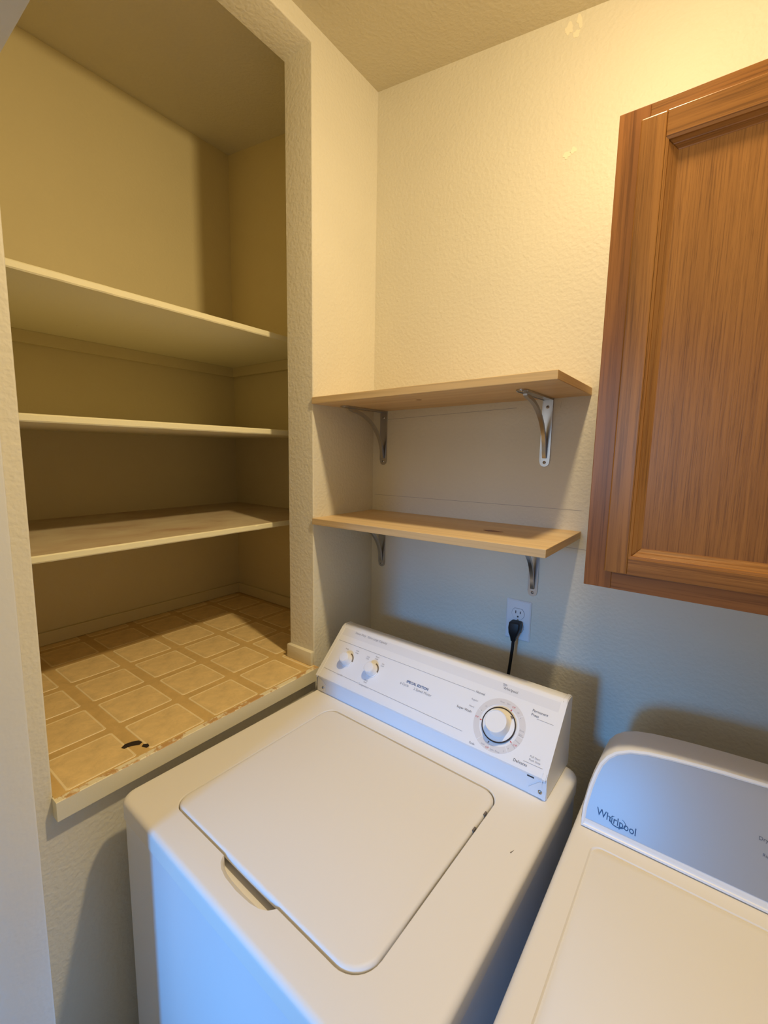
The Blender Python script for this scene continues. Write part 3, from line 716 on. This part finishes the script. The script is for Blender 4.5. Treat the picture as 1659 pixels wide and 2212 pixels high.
# ------------------------------------------------------------------ dryer
def dryer():
    X0, X1, Y0, Y1, ZD = 0.7835, 1.4690, -0.885, -0.215, 0.820+OFF
    RX, RY = (X0+X1)/2, -0.55
    t = thing('dryer', 'white clothes dryer with a rounded grey-white console, beside the washing machine', 'dryer', (RX, RY, 0))
    P = lambda x, y, z: Vector((x-RX, y-RY, z))
    bm = bmesh.new(); ls = []
    for k in range(7):
        a = math.pi/2*k/6; ins = 0.012*(1-math.cos(a)); z = ZD-0.012+0.012*math.sin(a)
        ls.append(loop(bm, [P(x, y, z) for x, y in rrect(X0+ins, X1-ins, Y0+ins, Y1-ins, 0.026-ins*0.5, 7)]))
    skirt = loop(bm, [P(x, y, ZD-0.04) for x, y in rrect(X0, X1, Y0, Y1, 0.026, 7)]); bridge(bm, skirt, ls[0]); cap(bm, skirt[::-1])
    for a, b in zip(ls, ls[1:]): bridge(bm, a, b)
    ix = X0+0.0385; q0 = loop(bm, [P(x, y, ZD) for x, y in rrect(ix, X1-0.0385, Y0+0.04, -0.4055, 0.018, 7)])
    q1 = loop(bm, [P(x, y, ZD-0.0026) for x, y in rrect(ix+0.0025, X1-0.041, Y0+0.0425, -0.408, 0.016, 7)])
    q2 = loop(bm, [P(x, y, ZD-0.0006) for x, y in rrect(ix+0.006, X1-0.0445, Y0+0.046, -0.4115, 0.013, 7)])
    ring_fill(bm, ls[-1], q0); bridge(bm, q0, q1); bridge(bm, q1, q2); cap(bm, q2)
    link('top_panel', bm, M_deck, t, smooth=True)
    bm = bmesh.new()
    ls = [loop(bm, [P(x, y, z) for x, y in rrect(X0+0.003, X1-0.003, Y0+0.003, Y1-0.003, 0.024, 7)]) for z in (0.03, ZD-0.041)]
    bridge(bm, *ls); cap(bm, ls[0][::-1]); cap(bm, ls[1]); link('cabinet', bm, M_white, t, smooth=True)
    for x in (X0+0.05, X1-0.05):
        for y in (Y0+0.05, Y1-0.05):
            bm = bmesh.new(); lathe(bm, [(0.018, 0.0), (0.02, 0.006), (0.012, 0.01), (0.010, 0.032)], lambda a, b, h: P(x+a, y+b, h), 16); link('foot', bm, M_dark, t, smooth=True)
    # console: outline given on the slanted front plane as (x, height along the slope)
    A = Vector((0, -0.377, 0.820+OFF)); E = Vector((0, 0.072, 0.160)).normalized(); N = Vector((0, -E.z, E.y))
    half = [(0.7955, 0.0), (0.7938, 0.012), (0.7938, 0.035), (0.7985, 0.071), (0.8035, 0.095), (0.8100, 0.116), (0.8200, 0.133), (0.8340, 0.1465), (0.8560, 0.158), (0.8850, 0.1655), (0.92, 0.1705), (0.955, 0.1742), (0.995, 0.1775), (1.05, 0.1808), (1.10, 0.182)]
    mx = RX*2; outline = half+[(mx-x, e) for x, e in half[::-1]]
    cx, ce = RX, 0.085
    def ins(d):
        n = len(outline); out = []
        for i in range(n):
            p, q, r = Vector(outline[i-1]), Vector(outline[i]), Vector(outline[(i+1) % n])
            t1, t2 = (q-p).normalized(), (r-q).normalized(); nn = (Vector((t1.y, -t1.x))+Vector((t2.y, -t2.x)))
            nn = nn.normalized()
            out.append((q.x+nn.x*d, max(q.y+nn.y*d, 0.0)))
        return out
    F = lambda x, e, h: P(x, *(A+E*e+N*h).yz)
    ytop = lambda e: -0.232
    bm = bmesh.new()
    def back(x, e, k):                                   # sides run back to the wall, a little smaller
        xx = RX+(x-RX)*(1-0.006*k); f = F(xx, e, 0); zb = ZD+(f.z-ZD)*(1-0.05*k)
        yb = -0.232-RY; return Vector((f.x, f.y+(yb-f.y)*k, zb))
    L0 = loop(bm, [back(x, e, 1.0) for x, e in outline]); L1 = loop(bm, [back(x, e, 0.5) for x, e in outline]); L2 = loop(bm, [back(x, e, 0.06) for x, e in outline])
    L3 = loop(bm, [F(x, e, 0.0015) for x, e in ins(0.0025)]); L4 = loop(bm, [F(x, e, 0.0022) for x, e in ins(0.0065)]); L5 = loop(bm, [F(x, e, 0.0006) for x, e in ins(0.0088)])
    for a, b in zip((L0, L1, L2, L3, L4), (L1, L2, L3, L4, L5)): bridge(bm, a, b)
    cap(bm, L0[::-1]); cap(bm, L5)
    con = link('console', bm, M_plastic, t, smooth=True)
    # fascia: inside the rim, above a plain white lower strip
    fo = [(x, max(e, 0.0165)) for x, e in ins(0.0090)]
    fo = [p for i, p in enumerate(fo) if i == 0 or (Vector(p)-Vector(fo[i-1])).length > 0.0008]
    bm = bmesh.new(); a = loop(bm, [F(x, e, -0.001) for x, e in fo]); b = loop(bm, [F(x, e, 0.0013) for x, e in fo]); bridge(bm, a, b); cap(bm, a[::-1]); cap(bm, b)
    link('fascia', bm, M_fascia, con)
    G = lambda x, e: F(x, e, 0.0017)
    text('lettering', 'Whirlpool', 0.0172, lambda u, v: G(0.8190+u*0.90, 0.0305-0.105*u+v), M_navy, con, bold=0.00012)
    bm = bmesh.new(); pts = []
    for k in range(26):
        a = math.radians(60-300*k/25); pts.append((0.8540+0.0125*math.cos(a), 0.0318+0.0080*math.sin(a)))
    for k in range(25):
        (x0, e0), (x1, e1) = pts[k], pts[k+1]; d = Vector((x1-x0, e1-e0)).normalized(); n = Vector((-d.y, d.x))
        w0, w1 = (0.0009*math.sin(math.pi*(j+1)/28)**0.8*0.7+0.0001 for j in (k, k+1))
        prism(bm, [(x0-n.x*w0, e0-n.y*w0), (x1-n.x*w1, e1-n.y*w1), (x1+n.x*w1, e1+n.y*w1), (x0+n.x*w0, e0+n.y*w0)], lambda x, e: F(x, e, 0.0011), lambda x, e: F(x, e, 0.0018))
    link('logo_ring', bm, M_navy, con)
    for (x, e, s_, body) in ((1.0435, 0.0955, 0.0075, 'Drying'), (1.0495, 0.0745, 0.0065, 'Run')):
        text('lettering', body, s_, lambda u, v: G(x+u, e+v), M_ink, con)
    # centre dial, right of the frame
    fr = lambda a, b, h: F(1.24+a, 0.085+b, h+0.001)
    bm = bmesh.new(); lathe(bm, [(0.034, 0.0), (0.033, 0.004), (0.027, 0.006), (0.025, 0.026), (0.022, 0.029)], fr, 40); link('timer_knob', bm, M_knob, con, smooth=True)
dryer()

# ------------------------------------------------------------------ ceiling lamp holder (its bulb lights the alcove)
def lampholder():
    x, y = 0.80, -0.475; zc = ceil_z(x)
    t = thing('ceiling_lampholder', 'white porcelain lamp holder on the ceiling above the washing machine', 'lamp', (x, y, zc))
    bm = bmesh.new(); lathe(bm, [(0.055, 0.012), (0.055, -0.010), (0.048, -0.020), (0.026, -0.028), (0.022, -0.050)], lambda a, b, h: Vector((a, b, h)), 32)
    link('base', bm, M_ceramic, t, smooth=True)
lampholder()
